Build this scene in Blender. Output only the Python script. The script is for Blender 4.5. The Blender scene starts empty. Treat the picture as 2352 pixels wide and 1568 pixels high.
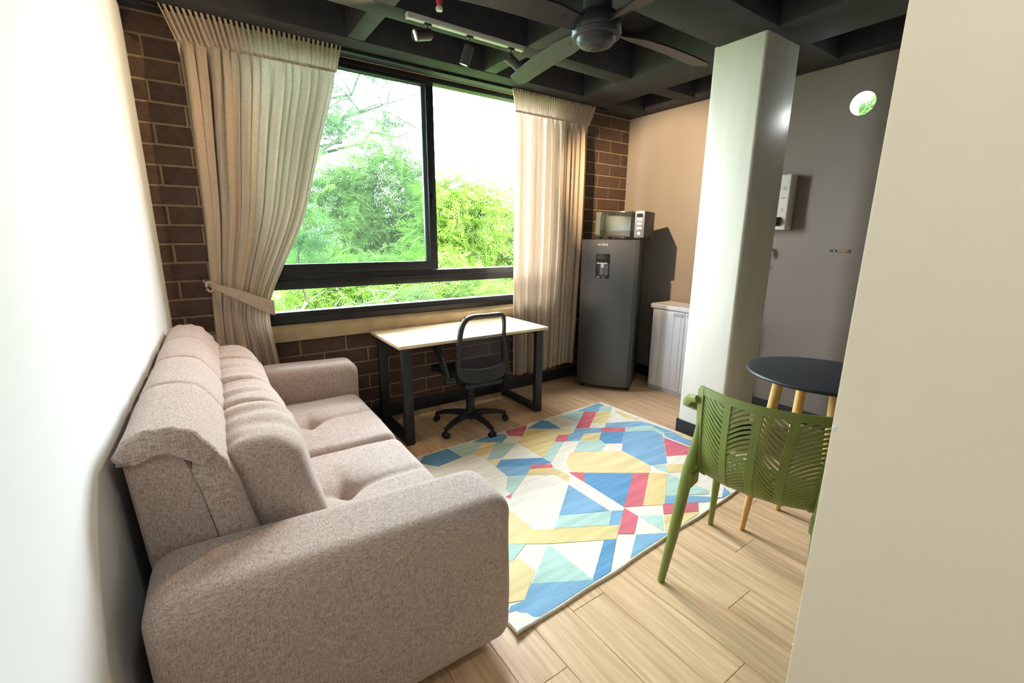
import bpy, bmesh, math, random
import numpy as np
from mathutils import Vector, Matrix, noise
random.seed(7)
rng = np.random.default_rng(7)
C = bpy.context.scene.collection
SC = bpy.context.scene
R = math.radians

# ------------------------------------------------------------------ camera
PITCH, YAW, ROLL, FPX = R(13.05), R(34.83), R(0.4166), 1029.15
CAMP = Vector((0, 0, 1.5))
fw = Vector((math.sin(YAW)*math.cos(PITCH), math.cos(YAW)*math.cos(PITCH), -math.sin(PITCH)))
rt0 = Vector((math.cos(YAW), -math.sin(YAW), 0)); up0 = rt0.cross(fw)
rt = rt0*math.cos(ROLL) + up0*math.sin(ROLL); up = up0*math.cos(ROLL) - rt0*math.sin(ROLL)
cd = bpy.data.cameras.new('camera'); cam = bpy.data.objects.new('camera', cd); C.objects.link(cam)
cd.sensor_fit = 'HORIZONTAL'; cd.sensor_width = 36; cd.lens = 36*FPX/2352
cd.clip_start = 0.02; cd.clip_end = 300
cam.matrix_world = Matrix(((rt.x, up.x, -fw.x, CAMP.x), (rt.y, up.y, -fw.y, CAMP.y), (rt.z, up.z, -fw.z, CAMP.z), (0, 0, 0, 1)))
SC.camera = cam
def ray(px, py): return fw*FPX + rt*(px-1176) - up*(py-784)
def onz(px, py, z=0.0):
    d = ray(px, py); t = (z-1.5)/d.z; return Vector((0, 0, 1.5)) + d*t

# ------------------------------------------------------------------ world, sun, exposure
W = bpy.data.worlds.new('overcast_sky'); SC.world = W; W.use_nodes = True
W.node_tree.nodes['Background'].inputs[0].default_value = (0.90, 0.955, 1.0, 1)
W.node_tree.nodes['Background'].inputs[1].default_value = 25.0
sd = bpy.data.lights.new('hazy_sun', 'SUN'); sd.energy = 10.0; sd.angle = R(25); sd.color = (1, .96, .88)
so = bpy.data.objects.new('hazy_sun', sd); C.objects.link(so)
so.rotation_euler = Vector((0.15, 0.75, -0.9)).to_track_quat('-Z', 'Y').to_euler(); so.location = (0, -4, 12)
pd = bpy.data.lights.new('window_portal', 'AREA'); pd.shape = 'RECTANGLE'; pd.size = 2.66; pd.size_y = 1.86; pd.cycles.is_portal = True
po = bpy.data.objects.new('window_portal', pd); C.objects.link(po); po.location = (1.555, 3.74, 1.79)
po.rotation_euler = Vector((0, -1, 0)).to_track_quat('-Z', 'Y').to_euler()
VS = SC.view_settings
VS.view_transform = 'Standard'; VS.look = 'None'; VS.gamma = 1; VS.use_curve_mapping = False; VS.exposure = 1.12
SC.cycles.max_bounces = 6; SC.cycles.diffuse_bounces = 4; SC.cycles.glossy_bounces = 3
SC.cycles.transparent_max_bounces = 10; SC.cycles.adaptive_threshold = .04; SC.cycles.sample_clamp_indirect = 6; SC.cycles.caustics_reflective = False
SC.cycles.caustics_refractive = False

# ------------------------------------------------------------------ materials
def lin(r, g, b):
    f = lambda c: (c/255/12.92) if c/255 <= .04045 else ((c/255+.055)/1.055)**2.4
    return (f(r), f(g), f(b))
def M(name, col, rough=.6, var=0., scale=8., stretch=(1, 1, 1), bump=0., bscale=None, bstretch=None, metal=0., spec=.4,
      emit=None, estr=0., rand=0., col2=None, detail=3., trans=0., alpha=None, coat=0.):
    m = bpy.data.materials.new(name); m.use_nodes = True; nt = m.node_tree; N = nt.nodes; L = nt.links
    b = N['Principled BSDF']; b.inputs['Roughness'].default_value = rough; b.inputs['Metallic'].default_value = metal
    b.inputs['Specular IOR Level'].default_value = spec
    if coat: b.inputs['Coat Weight'].default_value = coat; b.inputs['Coat Roughness'].default_value = .15
    b.inputs['Base Color'].default_value = (*col, 1)
    tc = N.new('ShaderNodeTexCoord'); src = tc.outputs['Object']
    out = None
    if rand:
        oi = N.new('ShaderNodeObjectInfo'); ad = N.new('ShaderNodeVectorMath'); ad.operation = 'ADD'
        mu = N.new('ShaderNodeMath'); mu.operation = 'MULTIPLY'; mu.inputs[1].default_value = 37.0
        L.new(oi.outputs['Random'], mu.inputs[0]); L.new(src, ad.inputs[0]); L.new(mu.outputs[0], ad.inputs[1]); src = ad.outputs[0]
    def nz(sc, st, de):
        mp = N.new('ShaderNodeMapping'); mp.inputs['Scale'].default_value = st
        n = N.new('ShaderNodeTexNoise'); n.inputs['Scale'].default_value = sc; n.inputs['Detail'].default_value = de
        L.new(src, mp.inputs[0]); L.new(mp.outputs[0], n.inputs['Vector']); return n.outputs['Fac']
    if var:
        mr = N.new('ShaderNodeMapRange'); mr.inputs['From Min'].default_value = .32; mr.inputs['From Max'].default_value = .68
        L.new(nz(scale, stretch, detail), mr.inputs['Value'])
        mx = N.new('ShaderNodeMix'); mx.data_type = 'RGBA'
        a = [max(0, c*(1-var)) for c in col]; d = col2 or [min(1, c*(1+var)) for c in col]
        mx.inputs[6].default_value = (*a, 1); mx.inputs[7].default_value = (*d, 1)
        L.new(mr.outputs[0], mx.inputs[0]); out = mx.outputs[2]
    if rand:
        hs = N.new('ShaderNodeHueSaturation')
        m2 = N.new('ShaderNodeMapRange'); m2.inputs['To Min'].default_value = 1-rand; m2.inputs['To Max'].default_value = 1+rand
        L.new(oi.outputs['Random'], m2.inputs['Value']); L.new(m2.outputs[0], hs.inputs['Value'])
        if out: L.new(out, hs.inputs['Color'])
        else: hs.inputs['Color'].default_value = (*col, 1)
        out = hs.outputs[0]
    if out: L.new(out, b.inputs['Base Color'])
    if bump:
        bp = N.new('ShaderNodeBump'); bp.inputs['Strength'].default_value = bump; bp.inputs['Distance'].default_value = .004
        L.new(nz(bscale or scale, bstretch or stretch, 2.), bp.inputs['Height']); L.new(bp.outputs[0], b.inputs['Normal'])
    if emit: b.inputs['Emission Color'].default_value = (*emit, 1); b.inputs['Emission Strength'].default_value = estr
    o = N['Material Output']; sh = b.outputs[0]
    if trans:
        t = N.new('ShaderNodeBsdfTranslucent')
        if out: L.new(out, t.inputs[0])
        else: t.inputs[0].default_value = (*col, 1)
        ms = N.new('ShaderNodeMixShader'); ms.inputs[0].default_value = trans
        L.new(sh, ms.inputs[1]); L.new(t.outputs[0], ms.inputs[2]); sh = ms.outputs[0]
    if alpha is not None:
        t = N.new('ShaderNodeBsdfTransparent'); ms = N.new('ShaderNodeMixShader'); ms.inputs[0].default_value = alpha
        L.new(t.outputs[0], ms.inputs[1]); L.new(sh, ms.inputs[2]); sh = ms.outputs[0]
    L.new(sh, o.inputs[0]); return m

def glass_mat(name, tint, haze):
    m = bpy.data.materials.new(name); m.use_nodes = True; nt = m.node_tree; N = nt.nodes; L = nt.links
    N.remove(N['Principled BSDF']); o = N['Material Output']
    t = N.new('ShaderNodeBsdfTransparent'); t.inputs[0].default_value = (*tint, 1)
    g = N.new('ShaderNodeBsdfGlossy'); g.inputs['Roughness'].default_value = .01
    d = N.new('ShaderNodeBsdfDiffuse'); d.inputs[0].default_value = (.75, .8, .8, 1)
    fr = N.new('ShaderNodeFresnel'); fr.inputs[0].default_value = 1.45
    m1 = N.new('ShaderNodeMixShader'); m2 = N.new('ShaderNodeMixShader'); m2.inputs[0].default_value = haze
    L.new(fr.outputs[0], m1.inputs[0]); L.new(t.outputs[0], m1.inputs[1]); L.new(g.outputs[0], m1.inputs[2])
    L.new(m1.outputs[0], m2.inputs[1]); L.new(d.outputs[0], m2.inputs[2]); L.new(m2.outputs[0], o.inputs[0]); return m

def fabric(name, c1, c2, fine=430., trans=0.):
    m = bpy.data.materials.new(name); m.use_nodes = True; nt = m.node_tree; N = nt.nodes; L = nt.links
    b = N['Principled BSDF']; b.inputs['Roughness'].default_value = .9; b.inputs['Specular IOR Level'].default_value = .15
    b.inputs['Sheen Weight'].default_value = .25; b.inputs['Sheen Roughness'].default_value = .5
    tc = N.new('ShaderNodeTexCoord'); fs = []
    for st in ((1, 1, .14), (.14, 1, 1), (1, .14, 1)):
        mp = N.new('ShaderNodeMapping'); mp.inputs['Scale'].default_value = st
        n = N.new('ShaderNodeTexNoise'); n.inputs['Scale'].default_value = fine; n.inputs['Detail'].default_value = 2
        L.new(tc.outputs['Object'], mp.inputs[0]); L.new(mp.outputs[0], n.inputs['Vector']); fs.append(n.outputs['Fac'])
    a = N.new('ShaderNodeMath'); a.operation = 'ADD'; L.new(fs[0], a.inputs[0]); L.new(fs[1], a.inputs[1])
    a2 = N.new('ShaderNodeMath'); a2.operation = 'ADD'; L.new(a.outputs[0], a2.inputs[0]); L.new(fs[2], a2.inputs[1])
    mr = N.new('ShaderNodeMapRange'); mr.inputs['From Min'].default_value = 1.2; mr.inputs['From Max'].default_value = 1.8
    L.new(a2.outputs[0], mr.inputs['Value'])
    mx = N.new('ShaderNodeMix'); mx.data_type = 'RGBA'; mx.inputs[6].default_value = (*c1, 1); mx.inputs[7].default_value = (*c2, 1)
    L.new(mr.outputs[0], mx.inputs[0]); L.new(mx.outputs[2], b.inputs['Base Color'])
    bp = N.new('ShaderNodeBump'); bp.inputs['Strength'].default_value = .12; bp.inputs['Distance'].default_value = .002
    L.new(a2.outputs[0], bp.inputs['Height']); L.new(bp.outputs[0], b.inputs['Normal'])
    sh = b.outputs[0]
    if trans:
        t = N.new('ShaderNodeBsdfTranslucent'); L.new(mx.outputs[2], t.inputs[0])
        ms = N.new('ShaderNodeMixShader'); ms.inputs[0].default_value = trans
        L.new(sh, ms.inputs[1]); L.new(t.outputs[0], ms.inputs[2]); sh = ms.outputs[0]
    L.new(sh, N['Material Output'].inputs[0]); return m

MT = dict(
    white=M('white_wall_paint', lin(232, 237, 240), .75, bump=.06, bscale=60),
    cream=M('cream_wall_paint', lin(243, 233, 212), .75, bump=.06, bscale=60),
    taupe=M('taupe_wall_paint', lin(138, 130, 123), .7, var=.05, scale=2, bump=.08, bscale=50),
    column=M('off_white_column_paint', lin(224, 225, 214), .38, var=.05, scale=3, stretch=(3, 3, .5), bump=.15, bscale=12),
    brick=M('brown_block', lin(90, 71, 61), .85, var=.16, scale=24, bump=.5, bscale=160, rand=.14),
    mortar=M('mortar', lin(158, 138, 112), .95, var=.12, scale=60, bump=.6, bscale=120),
    concrete=M('sill_concrete', lin(176, 158, 126), .9, var=.12, scale=10, bump=.4, bscale=70),
    ceil=M('charcoal_painted_concrete', lin(50, 50, 54), .8, var=.18, scale=7, bump=.5, bscale=40),
    board=M('board_marked_slab', lin(42, 40, 43), .8, var=.25, scale=6, stretch=(14, 1, 1), bump=.5, bscale=6, bstretch=(20, 1, 1)),
    wood=M('oak_plank', lin(212, 172, 130), .42, var=.17, scale=4.2, stretch=(11, .55, 1), detail=6, col2=lin(230, 196, 158), rand=.045, bump=.08, bscale=6, bstretch=(30, 1, 1)),
    subfloor=M('dark_floor_joint', lin(150, 116, 84), .9, var=.1),
    skirt=M('black_skirting', lin(38, 40, 44), .5, var=.08),
    frame=M('black_aluminium', lin(40, 41, 43), .38, var=.05, metal=.3),
    glass=glass_mat('window_glass', (.86, .93, .92), .055),
    glass2=glass_mat('lower_window_glass', (.93, .97, .95), .02),
    sofa=fabric('heather_taupe_upholstery', lin(142, 123, 113), lin(202, 185, 177)),
    seam=M('sofa_seam', lin(120, 100, 88), .9, var=.1, scale=200),
    darkcloth=M('sofa_rear_cloth', lin(34, 30, 30), .95, var=.1, scale=100),
    curtain=fabric('beige_linen_curtain', lin(172, 155, 136), lin(202, 186, 168), 380., .22),
    desktop=M('pale_oak_laminate', lin(226, 198, 160), .32, var=.06, scale=3, stretch=(1, 16, 1), col2=lin(236, 212, 178), detail=5),
    steel=M('black_powder_steel', lin(40, 41, 44), .5, var=.06, scale=50),
    plastic=M('black_chair_plastic', lin(38, 39, 42), .48, var=.06, scale=40),
    seatfab=M('black_seat_fabric', lin(24, 24, 28), .95, var=.2, scale=200),
    mesh=M('black_chair_mesh', lin(62, 62, 70), .8, var=.1, scale=300, alpha=.5),
    chrome=M('chrome', (.75, .75, .75), .2, metal=1.),
    green=M('olive_green_plastic', lin(122, 133, 66), .42, var=.05, scale=20, bump=.04, bscale=150),
    black=M('black_matt_tabletop', lin(36, 38, 43), .5, var=.08, scale=60),
    beech=M('beech_table_leg', lin(206, 162, 96), .5, var=.14, scale=10, stretch=(6, 6, .6)),
    fridge=M('graphite_fridge_steel', lin(92, 93, 96), .36, var=.03, scale=8, metal=.55),
    fridgeside=M('graphite_fridge_side', lin(58, 57, 60), .5, var=.05, scale=30),
    gloss=M('gloss_black', lin(14, 14, 16), .12, var=.02, spec=.6),
    mirror=M('mirror_glass_door', lin(150, 154, 146), .06, metal=.92, var=.01),
    panel=M('microwave_silver_panel', lin(112, 114, 120), .4, var=.03, metal=.4),
    print=M('pale_print', lin(210, 212, 214), .5, var=.01),
    whitep=M('white_plastic', lin(222, 222, 228), .4, var=.02, scale=6),
    greyp=M('light_grey_plastic', lin(190, 190, 196), .45, var=.02, scale=6),
    enamel=M('white_enamel', lin(226, 226, 214), .35, var=.02),
    yellow=M('yellow_energy_sticker', lin(226, 208, 40), .5, var=.03),
    ink=M('sticker_ink', lin(70, 70, 66), .7, var=.05),
    fan=M('dark_fan_metal', lin(60, 60, 64), .42, var=.06, scale=20, metal=.2),
    rail=M('white_track', lin(226, 228, 222), .4, var=.02),
    lampcan=M('charcoal_lamp_can', lin(66, 66, 66), .45, var=.04),
    bulb=M('lit_lens', (1, .8, .5), .5, emit=(1, .58, .18), estr=60, var=.01),
    red=M('red_sprinkler_bulb', lin(196, 52, 56), .3, var=.05),
    rust=M('old_metal', lin(142, 124, 92), .7, var=.35, scale=60),
    ivory=M('rug_ivory', lin(240, 234, 220), .95, var=.07, scale=40, stretch=(.12, 1, 1), bump=.5, bscale=400),
    bark=M('tree_bark', lin(52, 46, 40), .9, var=.2, scale=12, bump=.4, bscale=30),
    ground=M('lawn_ground', lin(80, 110, 50), .95, var=.25, scale=1),
    render=M('outside_render', lin(150, 140, 128), .9, var=.05),
)
def rugm(n, c): return M('rug_'+n, lin(*c), .95, var=.13, scale=26, stretch=(.1, 1, 1), bump=.5, bscale=400, detail=4)
RUGM = {'b': rugm('blue', (134, 176, 208)), 'd': rugm('deep_blue', (104, 156, 198)), 't': rugm('mint', (186, 216, 206)),
        'y': rugm('straw', (230, 208, 150)), 'l': rugm('pale_straw', (240, 216, 164)), 'r': rugm('rose', (216, 116, 128)), 'i': MT['ivory']}
def leaf_mat(name, c, t=.45):
    return M(name, c, .6, var=.35, scale=1.3, col2=tuple(x*1.5 for x in c), trans=t, spec=.25)
LEAF = [leaf_mat('leaf_yellow_green', (.046, .092, .008)), leaf_mat('leaf_green', (.066, .112, .024)),
        leaf_mat('leaf_pale_green', (.095, .140, .062)), leaf_mat('leaf_dark_green', (.018, .046, .008))]

# ------------------------------------------------------------------ helpers
def wmat(o): return (wmat(o.parent) @ o.matrix_parent_inverse if o.parent else Matrix.Identity(4)) @ o.matrix_basis
def link(name, me, m, parent=None, world=False):
    o = bpy.data.objects.new(name, me); C.objects.link(o)
    for x in (m if isinstance(m, (list, tuple)) else [m]):
        if x and me and x.name not in [k.name for k in me.materials if k]: me.materials.append(x)
    if parent:
        o.parent = parent
        if world: o.matrix_parent_inverse = wmat(parent).inverted()
    return o
def fin(bm, smooth=0., recalc=True):
    if recalc: bmesh.ops.recalc_face_normals(bm, faces=bm.faces)
    me = bpy.data.meshes.new('mesh'); bm.to_mesh(me); bm.free()
    if smooth:
        me.polygons.foreach_set('use_smooth', [True]*len(me.polygons)); me.set_sharp_from_angle(angle=R(smooth))
    return me
def pyd(v, f, smooth=0.):
    me = bpy.data.meshes.new('mesh'); me.from_pydata([tuple(p) for p in v], [], f); me.update()
    if smooth:
        me.polygons.foreach_set('use_smooth', [True]*len(me.polygons)); me.set_sharp_from_angle(angle=R(smooth))
    return me
def add_box(bm, x0, x1, y0, y1, z0, z1, bev=0., seg=2):
    r = bmesh.ops.create_cube(bm, size=1.)
    bmesh.ops.scale(bm, vec=(x1-x0, y1-y0, z1-z0), verts=r['verts'])
    bmesh.ops.translate(bm, vec=((x0+x1)/2, (y0+y1)/2, (z0+z1)/2), verts=r['verts'])
    if bev:
        es = list({e for v in r['verts'] for e in v.link_edges})
        bmesh.ops.bevel(bm, geom=es, offset=bev, segments=seg, profile=.5, affect='EDGES')
def boxm(x0, x1, y0, y1, z0, z1, bev=0., seg=2):
    bm = bmesh.new(); add_box(bm, x0, x1, y0, y1, z0, z1, bev, seg); return fin(bm, 40 if bev else 0)
def boxesm(l, bev=0.):
    bm = bmesh.new()
    for b in l: add_box(bm, *b, bev)
    return fin(bm, 40 if bev else 0)
def sweep(path, rad, seg=10, ry=None, caps=True, upv=(0, 0, 1), smooth=40, power=2.):
    """tube of elliptical (power 2) or boxier cross-section along a path"""
    P = [Vector(p) for p in path]; n = len(P)
    rad = rad if isinstance(rad, (list, tuple)) else [rad]*n
    ry = rad if ry is None else (ry if isinstance(ry, (list, tuple)) else [ry]*n)
    v, f = [], []; U0 = Vector(upv)
    for i, p in enumerate(P):
        t = (P[min(i+1, n-1)]-P[max(i-1, 0)]).normalized()
        a = t.cross(U0)
        if a.length < 1e-4: a = t.cross(Vector((1, .1, 0)))
        a.normalize(); b = a.cross(t).normalized()
        for k in range(seg):
            w = 2*math.pi*k/seg; cc, ss = math.cos(w), math.sin(w)
            e = 2./power
            v.append(p + a*rad[i]*math.copysign(abs(cc)**e, cc) + b*ry[i]*math.copysign(abs(ss)**e, ss))
    for i in range(n-1):
        for k in range(seg):
            k2 = (k+1) % seg; f.append((i*seg+k, i*seg+k2, (i+1)*seg+k2, (i+1)*seg+k))
    if caps: f.append(tuple(range(seg))[::-1]); f.append(tuple(range((n-1)*seg, n*seg)))
    return pyd(v, f, smooth)
def lathe(prof, seg=32, c=(0, 0, 0), smooth=35, caps=True):
    v, f = [], []; n = len(prof)
    for r_, z in prof:
        for k in range(seg):
            w = 2*math.pi*k/seg; v.append((c[0]+r_*math.cos(w), c[1]+r_*math.sin(w), c[2]+z))
    for i in range(n-1):
        for k in range(seg):
            k2 = (k+1) % seg; f.append((i*seg+k, i*seg+k2, (i+1)*seg+k2, (i+1)*seg+k))
    if caps: f.append(tuple(range(seg))[::-1]); f.append(tuple(range((n-1)*seg, n*seg)))
    return pyd(v, f, smooth)
def cyl(p0, p1, r0, r1=None, seg=16): return sweep([p0, p1], [r0, r1 if r1 is not None else r0], seg)
def prism(poly, axis, a, b, smooth=30):
    """extrude a 2D polygon along an axis (0=x,1=y,2=z)"""
    n = len(poly)
    def P(p, t): return ((t, p[0], p[1]), (p[0], t, p[1]), (p[0], p[1], t))[axis]
    v = [P(p, a) for p in poly]+[P(p, b) for p in poly]
    bm = bmesh.new(); vs = [bm.verts.new(p) for p in v]
    for i in range(n): bm.faces.new((vs[i], vs[(i+1) % n], vs[n+(i+1) % n], vs[n+i]))
    bm.faces.new(vs[:n]); bm.faces.new(vs[n:]); return fin(bm, smooth)
def soft(x0, x1, y0, y1, z0, z1, r, m=(12, 12, 12), k=4, disp=None, smooth=60):
    lo, hi = (x0, y0, z0), (x1, y1, z1)
    rr = min(r, (x1-x0)/2-1e-4, (y1-y0)/2-1e-4, (z1-z0)/2-1e-4)
    ax = []
    for i in range(3):
        a = [lo[i]+rr*(1-math.cos(math.pi/2*j/k)) if False else lo[i]+rr*(1-math.tan(math.pi/4*(1-j/k))) for j in range(k)]
        mid = [lo[i]+rr+(hi[i]-lo[i]-2*rr)*j/m[i] for j in range(m[i]+1)]
        ax.append(a+mid+[lo[i]+hi[i]-q for q in a[::-1]])
    idx, v, f = {}, [], []
    def vid(p):
        key = (round(p[0], 6), round(p[1], 6), round(p[2], 6))
        if key not in idx:
            q = [min(max(p[i], lo[i]+rr), hi[i]-rr) for i in range(3)]
            d = Vector((p[0]-q[0], p[1]-q[1], p[2]-q[2]))
            nn = d.normalized() if d.length > 1e-9 else Vector((0, 0, 1))
            w = Vector(q)+nn*rr
            if disp: w = Vector(disp(w, nn))
            idx[key] = len(v); v.append(w)
        return idx[key]
    for i in range(3):
        j, l = (i+1) % 3, (i+2) % 3
        for side in (0, 1):
            for a in range(len(ax[j])-1):
                for b in range(len(ax[l])-1):
                    q = []
                    for (s, t) in ((0, 0), (1, 0), (1, 1), (0, 1)):
                        p = [0, 0, 0]; p[i] = hi[i] if side else lo[i]; p[j] = ax[j][a+s]; p[l] = ax[l][b+t]; q.append(vid(p))
                    if len(set(q)) == 4: f.append(q if side else q[::-1])
    return pyd(v, f, smooth)
def thing(name, label, cat, loc=(0, 0, 0), rz=0., group=None):
    o = bpy.data.objects.new(name, None); C.objects.link(o); o.location = loc; o.rotation_euler = (0, 0, rz); o.empty_display_size = .1
    o.matrix_basis = Matrix.Translation(loc) @ Matrix.Rotation(rz, 4, 'Z')
    return tag(o, label, cat, group)
def tag(o, label, cat, group=None):
    o['label'] = label; o['category'] = cat
    if group: o['group'] = group
    return o
def struct(o, label=None, cat=None):
    o['kind'] = 'structure'
    if label: o['label'] = label
    if cat: o['category'] = cat
    return o
def kids(parent, items, world=False):
    return [link(n, me, m, parent, world) for n, me, m in items]

# ------------------------------------------------------------------ the room shell
XL, XR, YW, YB, ZC = -.30, 4.0, 3.57, -2.0, 3.05
ZB = 2.735                                             # underside of beams
floor = struct(link('floor', boxm(XL-.2, XR+.15, YB-.1, YW+.15, -.15, -.006), MT['subfloor']), 'light oak plank floor of the whole room', 'floor')
cache = {}
PWID, PLEN = .181, 1.22
x = XL-.05; ci = 0
while x < XR:
    x1 = min(x+PWID, XR+.02); y = YB - ((ci*.43) % 1)*PLEN
    while y < YW:
        a, b = max(y, YB), min(y+PLEN, YW+.01)
        if b-a > .02:
            key = (round(x1-x, 3), round(b-a, 3))
            if key not in cache:
                hw, hl, g = (x1-x)/2-.0008, (b-a)/2-.0008, .0012
                v = [(-hw, -hl, -.006), (hw, -hl, -.006), (hw, hl, -.006), (-hw, hl, -.006), (-hw, -hl, -g), (hw, -hl, -g), (hw, hl, -g), (-hw, hl, -g),
                     (-hw+g, -hl+g, 0), (hw-g, -hl+g, 0), (hw-g, hl-g, 0), (-hw+g, hl-g, 0)]
                f = [(3, 2, 1, 0), (8, 9, 10, 11)]
                for q in range(4):
                    q2 = (q+1) % 4; f += [(q, q2, 4+q2, 4+q), (4+q, 4+q2, 8+q2, 8+q)]
                cache[key] = pyd(v, f); cache[key].materials.append(MT['wood'])
            o = link('plank', cache[key], None, floor); o.location = ((x+x1)/2, (a+b)/2, 0)
        y += PLEN
    x += PWID; ci += 1

ceiling = struct(link('ceiling', boxm(XL-.2, XR+.15, YB-.1, YW+.15, ZC, ZC+.15), MT['board']), 'black board-marked concrete slab over dark joists', 'ceiling')
def beamc(n, *b): link(n, boxm(*b, .006), MT['ceil'], ceiling)
beamc('beam', XL-.1, XR, 3.26, YW+.02, ZB, ZC)
beamc('beam', XL-.1, XR, 1.58, 1.96, ZB-.002, ZC)
beamc('beam', 3.02, 3.44, YB, 3.26, ZB-.001, ZC)
beamc('beam', 3.86, XR, YB, 3.26, ZB+.001, ZC)
for yy in (2.70, .72, -.20, -1.1): beamc('joist', XL-.1, XR, yy, yy+.15, ZB+.002, ZC)
for xx in (.965, 1.985): beamc('joist', xx, xx+.11, YB, 3.26, ZB+.004, ZC)
beamc('joist', XL-.1, -.12, YB, 3.26, ZB+.004, ZC)

# window wall: mortar body with opening, every block laid on it
OX0, OX1, OZ0, OZ1 = .22, 2.90, .75, 2.735
ww = struct(link('wall_window', boxesm([(XL-.2, OX0, YW, YW+.15, 0, ZC), (OX1, XR+.15, YW, YW+.15, 0, ZC), (OX0, OX1, YW, YW+.15, 0, OZ0),
            (OX0, OX1, YW, YW+.15, OZ1, ZC)]), MT['mortar']), 'exposed brown block wall around the wide window', 'wall')
CH, BP, MJ = .1165, .333, .013
bcache = {}
def brick(xa, xb, za, zb):
    w, h = xb-xa, zb-za
    if w < .03 or h < .03: return
    key = (round(w, 3), round(h, 3))
    if key not in bcache:
        hw, hh, b, d = w/2, h/2, .004, .007
        v = [(-hw, 0, -hh), (hw, 0, -hh), (hw, 0, hh), (-hw, 0, hh), (-hw, -d+b, -hh), (hw, -d+b, -hh), (hw, -d+b, hh), (-hw, -d+b, hh),
             (-hw+b, -d, -hh+b), (hw-b, -d, -hh+b), (hw-b, -d, hh-b), (-hw+b, -d, hh-b)]
        f = [(8, 9, 10, 11)]
        for q in range(4):
            q2 = (q+1) % 4; f += [(q, q2, 4+q2, 4+q), (4+q, 4+q2, 8+q2, 8+q)]
        bcache[key] = pyd(v, f); bcache[key].materials.append(MT['brick'])
    o = link('brick', bcache[key], None, ww); o.location = ((xa+xb)/2, YW+.0005, (za+zb)/2); o.rotation_euler = (random.uniform(-.01, .01), random.uniform(-.004, .004), random.uniform(-.008, .008))
for k in range(24):
    zt = 2.72-CH*k; zb = zt-CH+MJ
    if zt < .12: break
    zb = max(zb, .0)
    ph = -.11 + (0 if k % 2 else BP/2) - BP*2
    for j in range(17):
        a, b = ph+j*BP+MJ/2, ph+(j+1)*BP-MJ/2
        a, b = max(a, XL+.09), min(b, XR-.004)
        if b-a < .03: continue
        if zt < OZ0+.01: brick(a, b, zb, zt-.0)
        else:
            if a < OX0: brick(a, min(b, OX0-.0), zb, zt)
            if b > OX1: brick(max(a, OX1), b, zb, zt)

# left wall is slightly out of square with the window wall
lw = struct(link('wall_left', prism([(-.178, YW+.02), (-.385, YB-.1), (-.5, YB-.1), (-.5, YW+.02)], 2, 0, ZC), MT['white']), 'white painted wall behind the sofa', 'wall')
struct(link('wall_back', boxm(XL-.2, XR+.15, YB-.12, YB, 0, ZC), MT['taupe']), 'plain taupe wall closing the room behind the entrance', 'wall')
# near wall at the entrance (bevelled corner)
EX, EY = .85, .272
ew = struct(link('wall_entrance', boxm(EX, EX+.11, YB, EY, 0, ZB-.004, .004, 2), MT['cream']), 'cream painted wall end beside the entrance', 'wall')
for (zz, dy, s) in ((1.185, .003, .005), (.74, .002, .003)):
    link('paint_chip', soft(EX-.0015, EX+.004, EY-s*1.6, EY-.001, zz, zz+s*2, .002, (2, 2, 2), 2), MT['white'], ew)
# right wall with a real round hole through it
def wall_with_hole():
    cy, cz, r_ = 1.435, 2.44, .079; n = 32
    ring = [(cy+r_*math.cos(2*math.pi*i/n), cz+r_*math.sin(2*math.pi*i/n)) for i in range(n)]
    bm = bmesh.new(); y0, y1, z0, z1 = YB, YW, 0, ZC
    def side(xx):
        q = [bm.verts.new((xx, a, b)) for a, b in ring]
        s = .3
        sq = []
        for i in range(n):
            c_, s_ = math.cos(2*math.pi*i/n), math.sin(2*math.pi*i/n); mm = max(abs(c_), abs(s_))
            sq.append(bm.verts.new((xx, cy+s*c_/mm, cz+s*s_/mm)))
        for i in range(n): bm.faces.new((q[i], q[(i+1) % n], sq[(i+1) % n], sq[i]))
        for (a0, a1, b0, b1) in ((y0, cy-s, z0, z1), (cy+s, y1, z0, z1), (cy-s, cy+s, z0, cz-s), (cy-s, cy+s, cz+s, z1)):
            bm.faces.new([bm.verts.new((xx, a, b)) for a, b in ((a0, b0), (a1, b0), (a1, b1), (a0, b1))])
        return q
    a = side(XR); b = side(XR+.15)
    for i in range(n): bm.faces.new((a[i], a[(i+1) % n], b[(i+1) % n], b[i]))
    for (p, q) in (((y0, z0), (y1, z0)), ((y1, z0), (y1, z1)), ((y1, z1), (y0, z1)), ((y0, z1), (y0, z0))):
        bm.faces.new([bm.verts.new(t) for t in ((XR, *p), (XR, *q), (XR+.15, *q), (XR+.15, *p))])
    return fin(bm)
rw = struct(link('wall_right', wall_with_hole(), MT['taupe']), 'taupe painted end wall with a round hole near the top', 'wall')
link('sleeve', lathe([(.079, -.151), (.079, .002), (.0765, .002), (.0765, -.151)], 32, caps=False), MT['cream'], rw)
sl = rw.children[0]; sl.matrix_basis = Matrix.Translation((XR, 1.435, 2.44)) @ Matrix.Rotation(-math.pi/2, 4, 'Y')

struct(link('baseboard_window', boxm(-.17, XR-.02, YW-.022, YW-.004, 0, .105, .003), MT['skirt']), 'black skirting along the block wall', 'skirting')
struct(link('baseboard_right', boxm(XR-.016, XR, YB, YW-.02, 0, .115, .003), MT['skirt']), 'black skirting along the taupe wall', 'skirting')

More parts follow.
